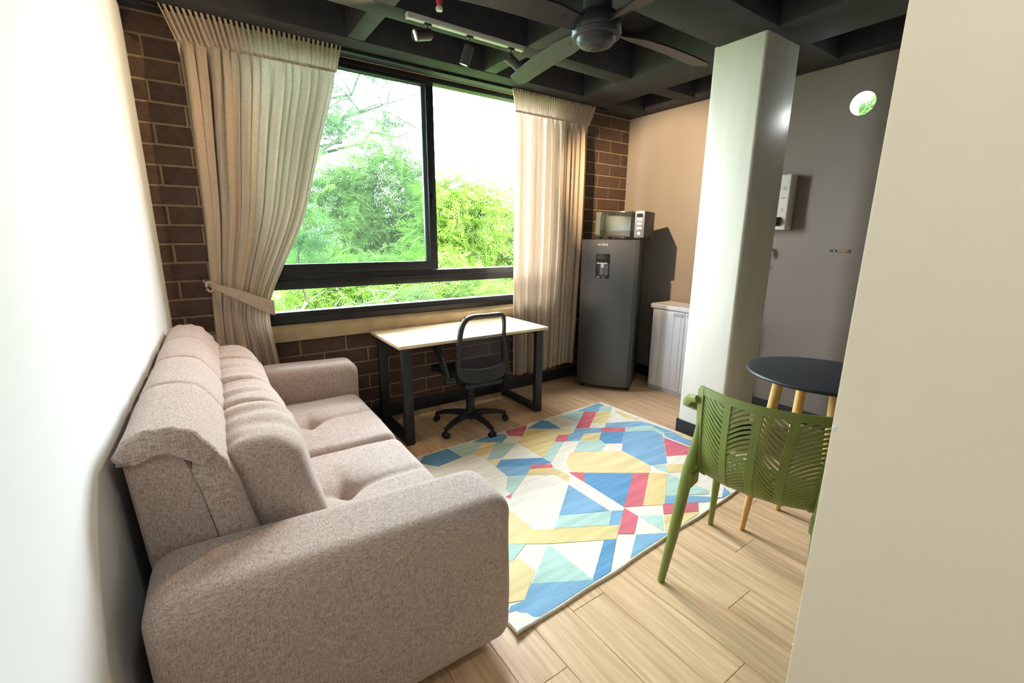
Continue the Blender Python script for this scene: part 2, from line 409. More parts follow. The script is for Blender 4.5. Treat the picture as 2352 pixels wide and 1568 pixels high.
# column
col = thing('column', 'off-white painted concrete column with black skirting at its foot', 'column', (3.215, 1.812, 0))
bm = bmesh.new(); add_box(bm, 3.005, 3.425, 1.635, 1.99, 0, ZB+.003)
bmesh.ops.bevel(bm, geom=[e for e in bm.edges if abs(e.verts[0].co.z-e.verts[1].co.z) > 1], offset=.018, segments=3, profile=.5, affect='EDGES')
link('shaft', fin(bm, 40), MT['column'], col, True)
link('skirting', boxm(2.995, 3.435, 1.625, 2.0, 0, .105, .004), MT['skirt'], col, True)

# ------------------------------------------------------------------ window
YF = 3.60
win = struct(link('window_1', boxesm([(OX0, OX1, YF, YF+.09, .862, .955), (OX0, OX1, YF, YF+.09, 2.695, OZ1), (OX0, OX0+.05, YF, YF+.09, .955, 2.695),
             (OX1-.05, OX1, YF, YF+.09, .955, 2.695), (OX0+.05, OX1-.05, YF, YF+.09, 1.118, 1.226)], .003), MT['frame']), 'wide black aluminium sliding window, right half slid open', 'window')
for (a, b, zz) in ((OX0, OX1, .905), (OX0, OX1, 1.172)): link('frame_lip', boxm(a+.05, b-.05, YF-.012, YF+.001, zz, zz+.012, .002), MT['frame'], win)
for (nm, x0, x1, y0) in (('sash', .27, 1.722, YF+.006), ('sash', .31, 1.70, YF+.047)):
    s = link(nm, boxesm([(x0, x1, y0, y0+.034, 1.228, 1.300), (x0, x1, y0, y0+.034, 2.672, 2.694), (x0, x0+.06, y0, y0+.034, 1.30, 2.672), (x1-.066, x1, y0, y0+.034, 1.30, 2.672)], .003), MT['frame'], win)
    link('pane', boxm(x0+.055, x1-.062, y0+.014, y0+.018, 1.295, 2.676), MT['glass'], s)
link('latch', boxm(1.672, 1.690, YF-.006, YF+.008, 1.72, 1.86, .003), MT['gloss'], win)
link('pane', boxm(OX0+.045, OX1-.045, YF+.04, YF+.044, .95, 1.122), MT['glass2'], win)
sill = struct(link('trim_1', prism([(3.532, .752), (YW+.15, .752), (YW+.15, .862), (3.60, .862), (3.545, .845), (3.532, .832)], 0, -.178, 2.98), MT['concrete']), 'rough beige concrete sill under the window', 'sill')

# curtains --------------------------------------------------------------
def interp(tab, z):
    tab = sorted(tab)
    if z <= tab[0][0]: return tab[0][1]
    for (a, p), (b, q) in zip(tab, tab[1:]):
        if z <= b:
            t = (z-a)/(b-a); return p+(q-p)*t
    return tab[-1][1]
def curtain(root, y0, edgeL, edgeR, amp, zt, zb, nf, seed, hem=0.):
    rr = random.Random(seed); ph = [rr.uniform(0, 6.28) for _ in range(6)]
    nu, zs = nf*14, []
    z = zt
    while z > zb: zs.append(z); z -= .012 if z > zt-.22 else .035
    zs.append(zb)
    def warp(u): return u + .012*math.sin(2*math.pi*2.3*u+ph[0]) + .009*math.sin(2*math.pi*5.1*u+ph[1])
    v, f = [], []
    for z in zs:
        xl, xr = (sum(interp(e_, z+d_) for d_ in (-.12, -.08, -.04, 0, .04, .08, .12))/7 for e_ in (edgeL, edgeR))
        A = interp(amp, z)
        for i in range(nu+1):
            u = i/nu; t = 2*math.pi*nf*warp(u)
            fold = math.cos(t)+.35*math.cos(2*t+ph[2]+3*u)+.5*math.cos(t*.37+ph[3])+.25*math.cos(t*1.31+ph[5])
            soft_ = .25*math.sin(2*math.pi*(1.6*u)+ph[4])
            zz = z
            if z < zb+.02: zz = z + hem*u + .012*math.sin(5*u+ph[5])
            X_ = xl+(xr-xl)*u + .25*A*math.sin(t)
            v.append((X_, y0 - A*(fold*.62+soft_), zz))
    for r_ in range(len(zs)-1):
        for i in range(nu): a = r_*(nu+1)+i; f.append((a, a+1, a+nu+2, a+nu+1))
    return link('cloth', pyd(v, f, 80), MT['curtain'], root, True)
def header(root, y0, xl, xr, dl, dr, zt, zn, nf, seed):
    """gathered heading above the tape: stiff pinch pleats that fan out to the top"""
    rr = random.Random(seed); nu = nf*10; v, f = [], []; rows = 8
    off = [rr.uniform(.6, 1.3) for _ in range(nf+2)]
    for r_ in range(rows+1):
        s = r_/rows
        for i in range(nu+1):
            u = i/nu; k = u*nf; t = 2*math.pi*k; a = off[int(k)]
            x_ = xl-dl*s+(xr+dr*s-xl+dl*s)*u + .004*math.sin(2*t)*s
            v.append((x_, y0+.016*(1-s)**2-(.006+.005*s)*a*math.copysign(abs(math.cos(t))**.6, math.cos(t))-.006*s, zn+(zt-zn)*s))
    for r_ in range(rows):
        for i in range(nu): a = r_*(nu+1)+i; f.append((a, a+1, a+nu+2, a+nu+1))
    return link('heading', pyd(v, f, 70), MT['curtain'], root, True)
cl = thing('curtain', 'beige linen curtain drawn in by a tieback beside the white wall', 'curtain', (.3, 3.43, .05))
curtain(cl, 3.435, [(2.59, .055), (2.4, .06), (1.6, .06), (1.2, .05), (.8, .035), (.05, .03)],
        [(2.59, .93), (2.45, .905), (2.2, .82), (1.62, .655), (1.3, .49), (1.07, .375), (.98, .36), (.64, .40), (.05, .43)],
        [(2.59, .006), (2.56, .016), (2.50, .036), (2.2, .050), (1.4, .044), (1.05, .024), (.8, .032), (.05, .038)], 2.59, .05, 15, 3)
header(cl, 3.415, .055, .93, .06, .035, 2.733, 2.572, 34, 5)
# tieback band
def band(path, w0, y_off, m, parent, name):
    v, f = [], []
    for (x_, y_, z_, w) in path:
        v += [(x_, y_-.004, z_+w/2), (x_, y_-.004, z_-w/2), (x_, y_+.004, z_-w/2), (x_, y_+.004, z_+w/2)]
    n = len(path)
    for i in range(n-1):
        for k in range(4): a, b = i*4+k, i*4+(k+1) % 4; f.append((a, b, b+4, a+4))
    f += [(3, 2, 1, 0), (n*4-4, n*4-3, n*4-2, n*4-1)]
    return link(name, pyd(v, f, 50), m, parent, True)
band([(.015, 3.545, 1.215, .012), (.03, 3.44, 1.205, .022), (.06, 3.40, 1.192, .032), (.12, 3.385, 1.165, .05), (.20, 3.385, 1.125, .072), (.30, 3.385, 1.07, .09), (.375, 3.395, 1.03, .098), (.40, 3.42, 1.02, .10), (.395, 3.47, 1.02, .10), (.30, 3.49, 1.06, .09), (.1, 3.52, 1.17, .04), (.02, 3.55, 1.21, .012)], .1, 0, MT['curtain'], cl, 'tieback')
link('knot', sweep([(.052+.022*math.cos(t), 3.40, 1.185+.03*math.sin(t)) for t in [i*.6 for i in range(12)]], .008, 8), MT['curtain'], cl, True)
link('hook', sweep([(.0, 3.567, 1.225), (.0, 3.545, 1.225), (.015, 3.535, 1.215)], .004, 8), MT['steel'], cl, True)
cr = thing('curtain', 'beige linen curtain hanging straight beside the graphite fridge', 'curtain', (2.85, 3.43, .2))
curtain(cr, 3.44, [(2.57, 2.405), (2.4, 2.40), (1., 2.39), (.2, 2.40)], [(2.57, 3.27), (2.4, 3.275), (1.5, 3.27), (.2, 3.20)],
        [(2.57, .006), (2.54, .015), (2.48, .032), (2.2, .044), (.2, .048)], 2.57, .2, 16, 11, .0)
header(cr, 3.418, 2.405, 3.27, .05, .06, 2.727, 2.552, 36, 9)
rail = tag(link('curtain_rail', boxm(-.1, 3.5, 3.415, 3.445, 2.712, 2.7345, .003), MT['frame']), 'thin dark curtain rail fixed under the window beam', 'curtain rail')

# ------------------------------------------------------------------ sofa
sofa = thing('sofa', 'taupe heather fabric sofa with tufted seat against the white wall', 'sofa', (.3, 2.27, 0))
S = MT['sofa']
def wr(p, s, a): return a*noise.noise(Vector(p)*s)
YA0, YA1, YC0, YC1, XB, XF = 1.128, 1.43, 3.115, 3.375, -.185, .83
def arm_disp(p, n):
    t = (p.x-XB)/(XF-XB)
    q = p.copy(); q.z += (.035*(1-t) if p.z > .35 else 0); q += n*wr(p, 4, .004); return q
for (a, b) in ((YA0, YA1), (YC0, YC1)):
    o = link('arm', soft(XB, XF, a, b, .05, .635, .07, (16, 4, 8), 6, arm_disp), S, sofa, True)
link('base', soft(-.12, .77, YA1-.01, YC0+.01, .06, .30, .02, (4, 4, 4), 2), S, sofa, True)
def seat_disp(y0, y1):
    ym = (y0+y1)/2
    def d(p, n):
        q = p.copy()
        if n.z > .2:
            q.z -= .016*math.exp(-((p.y-ym)/.018)**2)*(.35+.65*math.exp(-((p.x-.42)/.28)**2))
            for tx in (.42,): q.z -= .048*math.exp(-((p.x-tx)**2+(p.y-ym)**2)/.0022) + .024*math.exp(-((p.x-tx)**2+(p.y-ym)**2)/.016)
            q.z -= .018*math.exp(-((p.x-.42)/.02)**2)*math.exp(-((p.y-ym)/.12)**2)
            q.z += .016*(1-((p.y-ym)/((y1-y0)/2))**2)*(1-((p.x-.4)/.45)**2)
            q.z += wr(p, 7, .004)
        elif n.x > .3: q.x += .012*(1-((p.y-ym)/((y1-y0)/2))**2)
        return q
    return d
for (a, b) in ((1.432, 2.268), (2.272, 3.113)):
    link('seat', soft(-.02, .805, a, b, .24, .432, .055, (40, 40, 3), 5, seat_disp(a, b)), S, sofa, True)
# backrest: rear shell, front pad and folded-over headrest roll
BY0, BY1 = 1.41, 3.10
def tilt(p, n):
    q = p.copy(); q.x -= .10*(p.z-.65); return q
GR = (1.88, 2.31, 2.74)
def extr(prof, y0, y1, grooves, nose, nout, gd, sm=60):
    """padded section swept along y; the first nout profile points are the outer skin"""
    ny = 160; v, f = [], []; n = len(prof); cx = sum(p[0] for p in prof)/n; cz = sum(p[1] for p in prof)/n
    nr = []
    for i in range(n):
        a_, b_ = prof[i-1], prof[(i+1) % n]; t = Vector((b_[0]-a_[0], b_[1]-a_[1])).normalized(); nr.append(Vector((-t.y, t.x)))
    ar_ = sum(p[0]*q[1]-q[0]*p[1] for p, q in zip(prof, prof[1:]+prof[:1])); sg = -1 if ar_ > 0 else 1
    for j in range(ny+1):
        y = y0+(y1-y0)*j/ny; e = min(y-y0, y1-y); ins = nose*(1-math.sqrt(max(0, 1-(1-min(1, e/nose))**2)))
        g = sum(math.exp(-((y-q)/.009)**2)+.35*math.exp(-((y-q)/.05)**2) for q in grooves)
        for i, (px, pz) in enumerate(prof):
            d_ = (-ins if i < nout or nout == 0 else 0) + (-gd*g + .006*noise.noise(Vector((px*5, y*4, pz*5))) if i < nout else 0)
            if i < nout and e < .07: d_ += .004*math.sin(i*2.1)*(1-e/.07)
            v.append((px+nr[i].x*d_*sg, y, pz+nr[i].y*d_*sg))
    for j in range(ny):
        for i in range(n): p_, q_ = j*n+i, j*n+(i+1) % n; f.append((p_, q_, q_+n, p_+n))
    f.append(tuple(range(n))); f.append(tuple(range(ny*n, ny*n+n)))
    bm = bmesh.new(); bm.from_mesh(pyd(v, f)); bmesh.ops.triangulate(bm, faces=[q for q in bm.faces if len(q.verts) > 4]); return fin(bm, sm)
def cr2(pts, k=4):
    out = []
    for i in range(len(pts)-1):
        p0, p1, p2, p3 = pts[max(i-1, 0)], pts[i], pts[i+1], pts[min(i+2, len(pts)-1)]
        for q in range(k):
            t = q/k; out.append(tuple(.5*((2*p1[c_])+(-p0[c_]+p2[c_])*t+(2*p0[c_]-5*p1[c_]+4*p2[c_]-p3[c_])*t*t+(-p0[c_]+3*p1[c_]-3*p2[c_]+p3[c_])*t**3) for c_ in (0, 1)))
    return out+[pts[-1]]
OX = .019
outer = cr2([(x_+OX, z_) for x_, z_ in ((-.225, .925), (-.233, .950), (-.195, .997), (-.124, 1.004), (-.060, .980), (-.010, .908))])
inner = cr2([(x_+OX, z_) for x_, z_ in ((-.050, .885), (-.088, .912), (-.134, .943), (-.19, .925))], 3)
link('headrest', extr(outer+inner, BY0-.016, BY1, GR, .012, len(outer), .010), S, sofa, True)
fo_ = cr2([(x_+OX, z_) for x_, z_ in ((-.075, .915), (-.045, .935), (-.008, .902), (.020, .828), (.052, .66), (.085, .52), (.10, .40))])
fi_ = [(x_+OX, z_) for x_, z_ in ((-.02, .40), (-.033, .55), (-.042, .66), (-.060, .775), (-.080, .87))]
link('front_pad', extr(fo_+fi_, BY0-.004, BY1, GR, .022, len(fo_), .008), S, sofa, True)
rs_ = [(x_+OX, z_) for x_, z_ in ((-.205, .30), (-.205, .60), (-.222, .915), (-.185, .930), (-.134, .946), (-.09, .915), (-.072, .86), (-.055, .77), (-.038, .66), (-.02, .40), (-.02, .30))]
link('rear_shell', extr(rs_, BY0+.006, BY1, (), .008, 0, 0, 35), S, sofa, True)
link('rear_cloth', boxm(-.196, -.188, BY0+.03, BY1-.02, .1, .35), MT['darkcloth'], sofa, True)
for (a, b) in ((-.12, 1.24), (.73, 1.24), (-.12, 3.30), (.73, 3.30)): link('foot', cyl((a, b, 0), (a, b, .06), .022, .028), MT['plastic'], sofa, True)
sofa.rotation_euler = (0, 0, -.024)
def cushion(y0, y1, tiltx, seed, label, ztop):
    c0 = Vector((.14, (y0+y1)/2, .44)); t = thing('back_cushion', label, 'cushion', tuple(c0), 0, 'loose back cushions on the sofa')
    def d(p, n):
        q = p.copy(); s = Vector((p.x, p.y+seed, p.z))
        yy = (p.y-(y0+y1)/2)/((y1-y0)/2)
        q.x += n.x*.028*(1-yy*yy*.5); q.z += n.z*.022*(1-((p.x-.18)/.1)**2)
        w = noise.noise(Vector((s.x*5, s.y*16, s.z*4)))*.010 + noise.noise(s*6)*.008
        q += n*w
        if n.z > 0: q.z -= .014*math.exp(-((p.y-(y0+y1)/2-.03)/.012)**2)
        q.x -= tiltx*(p.z-.45); return q
    b = link('cover', soft(.083, .282, y0, y1, .415, ztop, .055, (8, 44, 12), 6, d), S, t, True)
    # stitched seam round the near end
    pts = []
    for i in range(25):
        w = math.pi*(1.0-i/24); pts.append((.165+.082*math.cos(w)-tiltx*(ztop-.52), y0+.028, ztop-.095+.085*math.sin(w)))
    return t
cushion(1.47, 2.255, .22, 0, 'plump loose back cushion at the end of the sofa farther from the window', .868)
cushion(2.265, 3.075, .24, 9, 'loose back cushion with gathered creases, at the window end of the sofa', .855)

# ------------------------------------------------------------------ rug
rug = thing('rug', 'geometric rug in blue, mint, straw and rose with ivory ground on the oak floor', 'rug', (1.9, 1.96, 0))
RC = [Vector((.835, 1.152, 0)), Vector((2.985, 1.245, 0)), Vector((2.952, 2.772, 0)), Vector((.85, 2.712, 0))]
def bil(u, v): return RC[0]*(1-u)*(1-v)+RC[1]*u*(1-v)+RC[2]*u*v+RC[3]*(1-u)*v
def rug_base():
    nu, nv = 60, 44; v, f = [], []
    def row(z, ins):
        i0 = len(v)
        for j in range(nv+1):
            for i in range(nu+1):
                u, w = i/nu, j/nv; p = bil(ins/2+u*(1-ins), ins/2+w*(1-ins))
                curl = .012*math.exp(-((u/.035)**2+(w/.05)**2)) if z > 0 else 0
                wav = (.003*math.sin(u*17)+.002*math.sin(u*41))*math.exp(-(w/.02)**2)
                v.append((p.x, p.y+wav, z+(curl if z > .004 else curl)))
        return i0
    a = row(.011, .004); b = row(.0005, 0)
    for j in range(nv):
        for i in range(nu):
            q = j*(nu+1)+i; f.append((a+q, a+q+1, a+q+nu+2, a+q+nu+1)); f.append((b+q+nu+1, b+q+nu+2, b+q+1, b+q))
    edge = [i for i in range(nu+1)]+[j*(nu+1)+nu for j in range(1, nv+1)]+[nv*(nu+1)+i for i in range(nu-1, -1, -1)]+[j*(nu+1) for j in range(nv-1, 0, -1)]
    for p, q in zip(edge, edge[1:]+edge[:1]): f.append((b+p, b+q, a+q, a+p))
    return pyd(v, f, 50)
link('pile', rug_base(), MT['ivory'], rug, True)
RUG = '''b 1040,118 1175,67 1212,86 1172,121 1085,121
t 1185,88 1262,92 1250,120 1175,119
t 940,150 1035,119 1085,123 1050,186 1000,172
r 1085,122 1165,122 1118,222 1033,226
y 1165,122 1252,122 1225,190 1135,192
d 735,226 820,172 862,180 945,228
r 598,241 731,203 728,226 702,275 612,270
r 1195,222 1341,218 1341,243 1190,248
b 1030,229 1195,222 1188,250 1060,259 1018,252
r 925,268 996,265 976,305 904,308
y 738,232 948,230 1018,232 992,262 925,268 904,306 668,317 702,275
d 1192,250 1333,245 1323,317 1215,320 1180,300
b 995,262 1018,252 1085,260 1058,300 976,305
y 1085,262 1190,252 1180,299 1058,300
b 1222,193 1430,180 1500,206 1341,218 1213,222
t 1343,218 1492,207 1572,243 1577,271 1520,240 1341,241
b 1430,175 1490,195 1640,246 1575,250 1500,206
b 1333,245 1520,240 1576,272 1602,440 1500,456 1320,362
r 1580,282 1750,345 1745,386 1598,398
b 1578,252 1640,250 1765,308 1752,340 1590,276
r 1710,280 1765,295 1758,306
y 1640,248 1745,272 1764,304 1715,290
t 1055,308 1188,300 1218,322 1202,366 1020,370
l 1000,372 1315,365 1502,458 1490,502 1010,501 975,440
t 905,308 962,308 880,438 829,408
y 678,316 905,308 830,406
t 540,312 665,318 577,411 480,422 490,405
l 400,391 460,314 540,312 470,402
t 245,346 370,312 457,313 400,386 330,402 290,372
d 90,398 240,350 330,404 180,462 60,440
d 400,311 470,275 600,262 606,280 577,312
d 570,420 825,408 882,441 750,461 538,465
b 540,465 750,460 735,512 610,522
r 760,452 886,448 892,468 745,476
y 490,425 565,420 540,462 510,442
y 745,478 892,469 996,520 990,556 905,510 738,513
t 610,522 727,515 637,640 600,600
r 600,650 637,632 630,660
r 993,498 1086,500 1092,562 1040,530
d 1085,502 1392,505 1332,712 1090,560
r 1392,505 1491,502 1451,706 1334,714
y 1491,500 1602,506 1587,700 1451,706
b 990,576 1242,736 930,766
t 930,766 1256,740 1241,826 899,847
b 1258,738 1332,735 1301,826 1241,826
y 766,856 1306,825 1286,913 875,941 720,943
r 1335,720 1421,770 1396,881 1297,881
t 1430,771 1570,765 1581,866
r 1574,700 1791,685 1796,740 1580,758
b 1590,650 1660,640 1940,655 1855,681 1584,696
t 1605,510 1862,612 1857,632 1594,646
y 1605,450 1726,445 1712,493 1606,500
t 1508,457 1600,450 1606,497 1550,482
y 1581,766 1796,742 1803,790 1660,866 1590,862
b 1410,886 1607,874 1590,918 1368,1048
d 1210,918 1286,912 1246,1130 1176,1182 1138,1167
t 866,945 1140,1166 760,1190
b 760,1190 1140,1166 1172,1181 858,1390 600,1410 630,1330 695,1302
l 610,730 640,748 771,851 720,942 610,944
t 600,946 722,944 640,1052 590,1040
l 600,1070 680,1030 779,1111 716,1292 590,1312
b 1955,590 2010,640 1990,660 1940,655
y 1300,118 1430,172 1340,160 1275,122'''
def clip(poly):
    q = [bil(.006, .008), bil(.994, .008), bil(.994, .992), bil(.006, .992)]
    for i in range(4):
        a, b = q[i], q[(i+1) % 4]; out = []
        s = lambda p: (b.x-a.x)*(p.y-a.y)-(b.y-a.y)*(p.x-a.x)
        for p, r_ in zip(poly, poly[1:]+poly[:1]):
            sp, sr = s(p), s(r_)
            if sp >= 0: out.append(p)
            if sp*sr < 0: out.append(p+(r_-p)*(sp/(sp-sr)))
        poly = out
        if not poly: return []
    return poly
lay = 0
for ln in RUG.split('\n'):
    k, *pts = ln.split()
    poly = clip([onz(940+float(a)/2.704, 900+float(b)/2.704, .012) for a, b in (p.split(',') for p in pts)])
    if len(poly) < 3: continue
    ar = sum(p.x*q.y-q.x*p.y for p, q in zip(poly, poly[1:]+poly[:1]))
    if ar < 0: poly = poly[::-1]
    lay += 1; n = len(poly); zt = .0121+lay*.00002
    v = [(p.x, p.y, .0105) for p in poly]+[(p.x, p.y, zt) for p in poly]
    f = [tuple(range(n, 2*n))]+[(i, (i+1) % n, n+(i+1) % n, n+i) for i in range(n)]
    link('colour_patch', pyd(v, f), RUGM[k], rug, True)
link('binding', sweep([tuple(bil(u, .004)+Vector((0, .003*math.sin(u*17)+.002*math.sin(u*41), .007+.012*math.exp(-(u/.035)**2)))) for u in [i/60 for i in range(61)]], .006, 8), MT['ivory'], rug, True)

# ------------------------------------------------------------------ desk
desk = thing('desk', 'pale oak desk on black steel loop legs below the window', 'desk', (1.72, 3.19, 0))
link('desktop', boxm(1.065, 2.385, 2.885, 3.505, .742, .765, .002), MT['desktop'], desk, True)
for (a, b) in ((1.10, 1.17), (2.29, 2.36)):
    link('leg_frame', boxesm([(a, b, 2.925, 2.965, .012, .742), (a, b, 3.43, 3.47, .012, .742), (a, b, 2.965, 3.43, .012, .05), (a, b, 2.965, 3.43, .704, .742)], .002), MT['steel'], desk, True)
    for y in (2.945, 3.45): link('foot', boxm(a+.004, b-.004, y-.022, y+.022, 0, .014, .002), MT['plastic'], desk, True)
for y in (3.0, 3.38): link('crossbar', boxm(1.17, 2.29, y, y+.03, .705, .741, .002), MT['steel'], desk, True)

# ------------------------------------------------------------------ office chair
oc = thing('office_chair', 'black swivel office chair with see-through mesh back at the desk', 'office chair', (1.68, 3.0, 0), R(-3))
P_ = MT['plastic']
for k in range(5):
    a = R(130+72*k+3); d = Vector((math.cos(a), math.sin(a), 0)); e = d*.30
    sp = link('spoke', sweep([d*.03+Vector((0, 0, .105)), d*.12+Vector((0, 0, .108)), d*.22+Vector((0, 0, .096)), d*.30+Vector((0, 0, .072))], [.026, .024, .02, .017], 10, ry=[.028, .024, .018, .014], power=3), P_, oc)
    t = Vector((-d.y, d.x, 0))
    cst = link('caster', cyl(e+Vector((0, 0, .075)), e+Vector((0, 0, .03)), .012, .012), P_, oc)
    for s in (-1, 1): link('wheel', cyl(e+t*s*.008+Vector((0, 0, .026)), e+t*s*.026+Vector((0, 0, .026)), .026, .022, 18), P_, cst)
link('hub', lathe([(.02, .06), (.04, .075), (.042, .12), (.036, .135)], 20), P_, oc)
link('gas_column', lathe([(.034, .13), (.034, .26), (.026, .27), (.026, .41)], 20), P_, oc)
link('seat_mechanism', soft(-.1, .1, -.12, .12, .395, .44, .015, (3, 3, 2), 3), P_, oc)
link('seat', soft(-.235, .235, -.22, .25, .43, .50, .03, (10, 10, 3), 4, lambda p, n: (p.x, p.y, p.z+.02*(p.x/.235)**2 - .03*max(0, (p.y-.12)/.13)**2)), MT['seatfab'], oc)
# back frame: rounded trapezoid ring swelling into a scoop below
def backpt(u, v):
    """u -1..1 across, v 0 bottom..1 top on the curved back surface"""
    hw = .222-.035*v; return Vector((u*hw, -.262+.05*u*u-.045*v+.03*math.sin(v*3.0), .45+.52*v))
def ring(inset, pw=5.):
    pts = []
    for i in range(64):
        w = 2*math.pi*i/64; c_, s_ = math.cos(w), math.sin(w)
        e = 2/pw; u = math.copysign(abs(c_)**e, c_)*(1-inset); vv = .5+.5*math.copysign(abs(s_)**e, s_)*(1-inset*.5)
        pts.append((u, vv))
    return pts
def back_frame():
    v, f = [], []; o_, i_ = ring(0), ring(0)
    n = 64
    for k in range(n):
        u, vv = o_[k]; low = max(0, 1-vv/.22)
        w = .07+.02*low; wb = .055+.30*low*low
        ui, vi = u*(1-.14), max(.5+(vv-.5)*(1-.085), .0)
        vi = vi + (.13*low if vv < .22 else 0)
        for (a, b, dy) in ((u, vv, -.012), (ui, vi, -.012), (ui, vi, .014), (u, vv, .014)):
            p = backpt(a, b); v.append((p.x, p.y+dy+.02*low*(1 if dy > 0 else 0), p.z))
    for k in range(n):
        k2 = (k+1) % n
        for j in range(4): j2 = (j+1) % 4; f.append((k*4+j, k2*4+j, k2*4+j2, k*4+j2))
    bm = bmesh.new(); me = pyd(v, f); bm.from_mesh(me); return fin(bm, 50)
link('back_frame', back_frame(), P_, oc)
def back_mesh(v0, v1, dy):
    v, f = [], []; nu, nv = 14, 16
    for j in range(nv+1):
        for i in range(nu+1):
            p = backpt((-1+2*i/nu)*.88, v0+(v1-v0)*j/nv); v.append((p.x, p.y+dy, p.z))
    for j in range(nv):
        for i in range(nu): a = j*(nu+1)+i; f.append((a, a+1, a+nu+2, a+nu+1))
    return pyd(v, f, 60)
link('back_mesh', back_mesh(.17, .965, .004), MT['mesh'], oc)
link('mesh_edge', sweep([backpt(-.87+1.74*i/16, .215-.03*math.sin(math.pi*i/16))+Vector((0, -.006, 0)) for i in range(17)], .005, 8), P_, oc)
link('back_bracket', soft(-.16, .16, -.26, -.06, .405, .45, .018, (4, 4, 2), 3), P_, oc)
ar = link('armrest', sweep([(-.262, -.20, .475), (-.272, -.13, .60), (-.275, -.07, .675), (-.275, .02, .69), (-.275, .09, .69)], [.016, .018, .02, .024, .022], 10, ry=[.012, .012, .012, .013, .012], upv=(1, 0, 0)), P_, oc)
link('arm_strut', sweep([(-.262, -.20, .475), (-.268, -.05, .58), (-.272, .07, .68)], .012, 8), P_, ar)
link('pivot', cyl((-.225, -.20, .475), (-.295, -.20, .475), .026), P_, ar)
link('pivot_cap', cyl((-.295, -.20, .475), (-.298, -.20, .475), .019), MT['chrome'], ar)
ar2 = link('armrest', sweep([(.235, -.20, .475), (.20, -.22, .60), (.185, -.225, .72), (.178, -.228, .82)], [.014, .015, .015, .014], 10, ry=[.010]*4), P_, oc)
link('pivot', cyl((.20, -.20, .475), (.245, -.20, .475), .026), P_, ar2)

# ------------------------------------------------------------------ fridge
FX, FY = Vector((.555, -.832, 0)), Vector((.832, .555, 0))
fr = thing('fridge', 'tall graphite fridge with water dispenser standing in the corner', 'fridge', tuple(Vector((3.10, 3.275, 0))+FX*.27+FY*.25), math.atan2(-.832, .555))
hw, hd = .27, .25
link('body', boxm(-hw, hw, -hd+.055, hd, .03, 1.478, .008, 2), MT['fridgeside'], fr)
def arcfront(x0, x1, ybase, bulge, n=16): return [(x0+(x1-x0)*i/n, ybase-bulge*(1-((x0+(x1-x0)*i/n)/hw)**2)) for i in range(n+1)]
af = arcfront(-hw, hw, -hd, .045)
door = link('door', prism(af+[(hw, -hd+.05), (-hw, -hd+.05)], 2, .045, 1.488, 25), MT['fridge'], fr)
link('door_trim', prism([(hw-.03, -hd-.012), (hw+.003, -hd), (hw+.003, -hd+.048), (hw-.03, -hd+.048)], 2, .046, 1.4885), MT['fridgeside'], door)
link('top_cap', prism([(p[0], p[1]-.002) for p in af]+[(hw, -hd+.05), (-hw, -hd+.05)], 2, 1.488, 1.496, 25), MT['gloss'], door)
dx0, dx1, dz0, dz1 = -.118, .012, 1.125, 1.355
yd = -hd-.045
dsp = link('dispenser', boxesm([(dx0, dx1, yd-.006, yd+.02, dz0, dz0+.03), (dx0, dx0+.012, yd-.006, yd+.02, dz0, dz1), (dx1-.012, dx1, yd-.006, yd+.02, dz0, dz1), (dx0, dx1, yd-.006, yd+.02, dz1-.085, dz1)], .002), MT['gloss'], door)
link('recess', boxm(dx0+.01, dx1-.01, yd+.004, yd+.012, dz0+.02, dz1-.08), MT['gloss'], dsp)
link('light_bar', boxm(dx0+.012, dx1-.02, yd-.010, yd-.004, dz1-.092, dz1-.082, .001), MT['print'], dsp)
link('spout', soft(-.068, -.036, yd-.012, yd+.01, dz1-.13, dz1-.092, .006, (2, 2, 2), 2), MT['greyp'], dsp)
link('lever', boxm(-.066, -.04, yd-.004, yd+.004, dz0+.04, dz1-.13, .002), MT['panel'], dsp)
for s in (0, 1): link('grille', boxm(dx0+.02+.05*s, dx0+.04+.05*s, yd-.008, yd-.005, dz0+.008, dz0+.014), MT['print'], dsp)
for (a, b) in ((-.22, -.2), (.24, -.2), (-.22, .2), (.24, .2)): link('foot', cyl((a, b, 0), (a, b, .035), .02), P_, fr)
link('kick_plate', boxm(-hw+.02, hw-.02, -hd+.06, -hd+.08, .012, .05), MT['gloss'], fr)
fc = bpy.data.curves.new('brand', 'FONT'); fc.body = 'mabe'; fc.size = .038; fc.extrude = .0006; fc.align_x = 'CENTER'; fc.space_character = 1.25
fo = bpy.data.objects.new('t', fc); C.objects.link(fo)
dg = bpy.context.evaluated_depsgraph_get(); bme = bpy.data.meshes.new_from_object(fo.evaluated_get(dg)); bpy.data.objects.remove(fo)
bme.materials.clear(); bo = link('brand_lettering', bme, MT['print'], door); bo.location = (-.06, yd-.0005, 1.432); bo.rotation_euler = (R(90), 0, 0)

# ------------------------------------------------------------------ microwave on the fridge
mX = Vector((.19, -.44, 0)).normalized(); mY = Vector((-mX.y, mX.x, 0))
mc = Vector((3.235, 3.235, 1.496))+mX*.235+mY*.17
mw = thing('microwave', 'silver-fronted microwave oven standing on top of the fridge', 'microwave', tuple(mc), math.atan2(mX.y, mX.x))
link('case', boxm(-.235, .235, -.15, .17, .012, .250, .004), MT['fridgeside'], mw)
md = link('door', boxm(-.235, .125, -.172, -.150, .012, .250, .003), MT['mirror'], mw)
link('door_edge', boxm(.108, .146, -.1735, -.150, .012, .250, .003), MT['gloss'], md)
mp = link('control_panel', boxm(.146, .235, -.172, -.150, .012, .250, .003), MT['panel'], mw)
link('display', boxm(.162, .218, -.1735, -.171, .195, .228), MT['gloss'], mp)
for i, z in enumerate((.168, .128, .088)):
    link('button', boxm(.168, .212, -.1732, -.171, z, z+.018), MT['greyp'], mp)
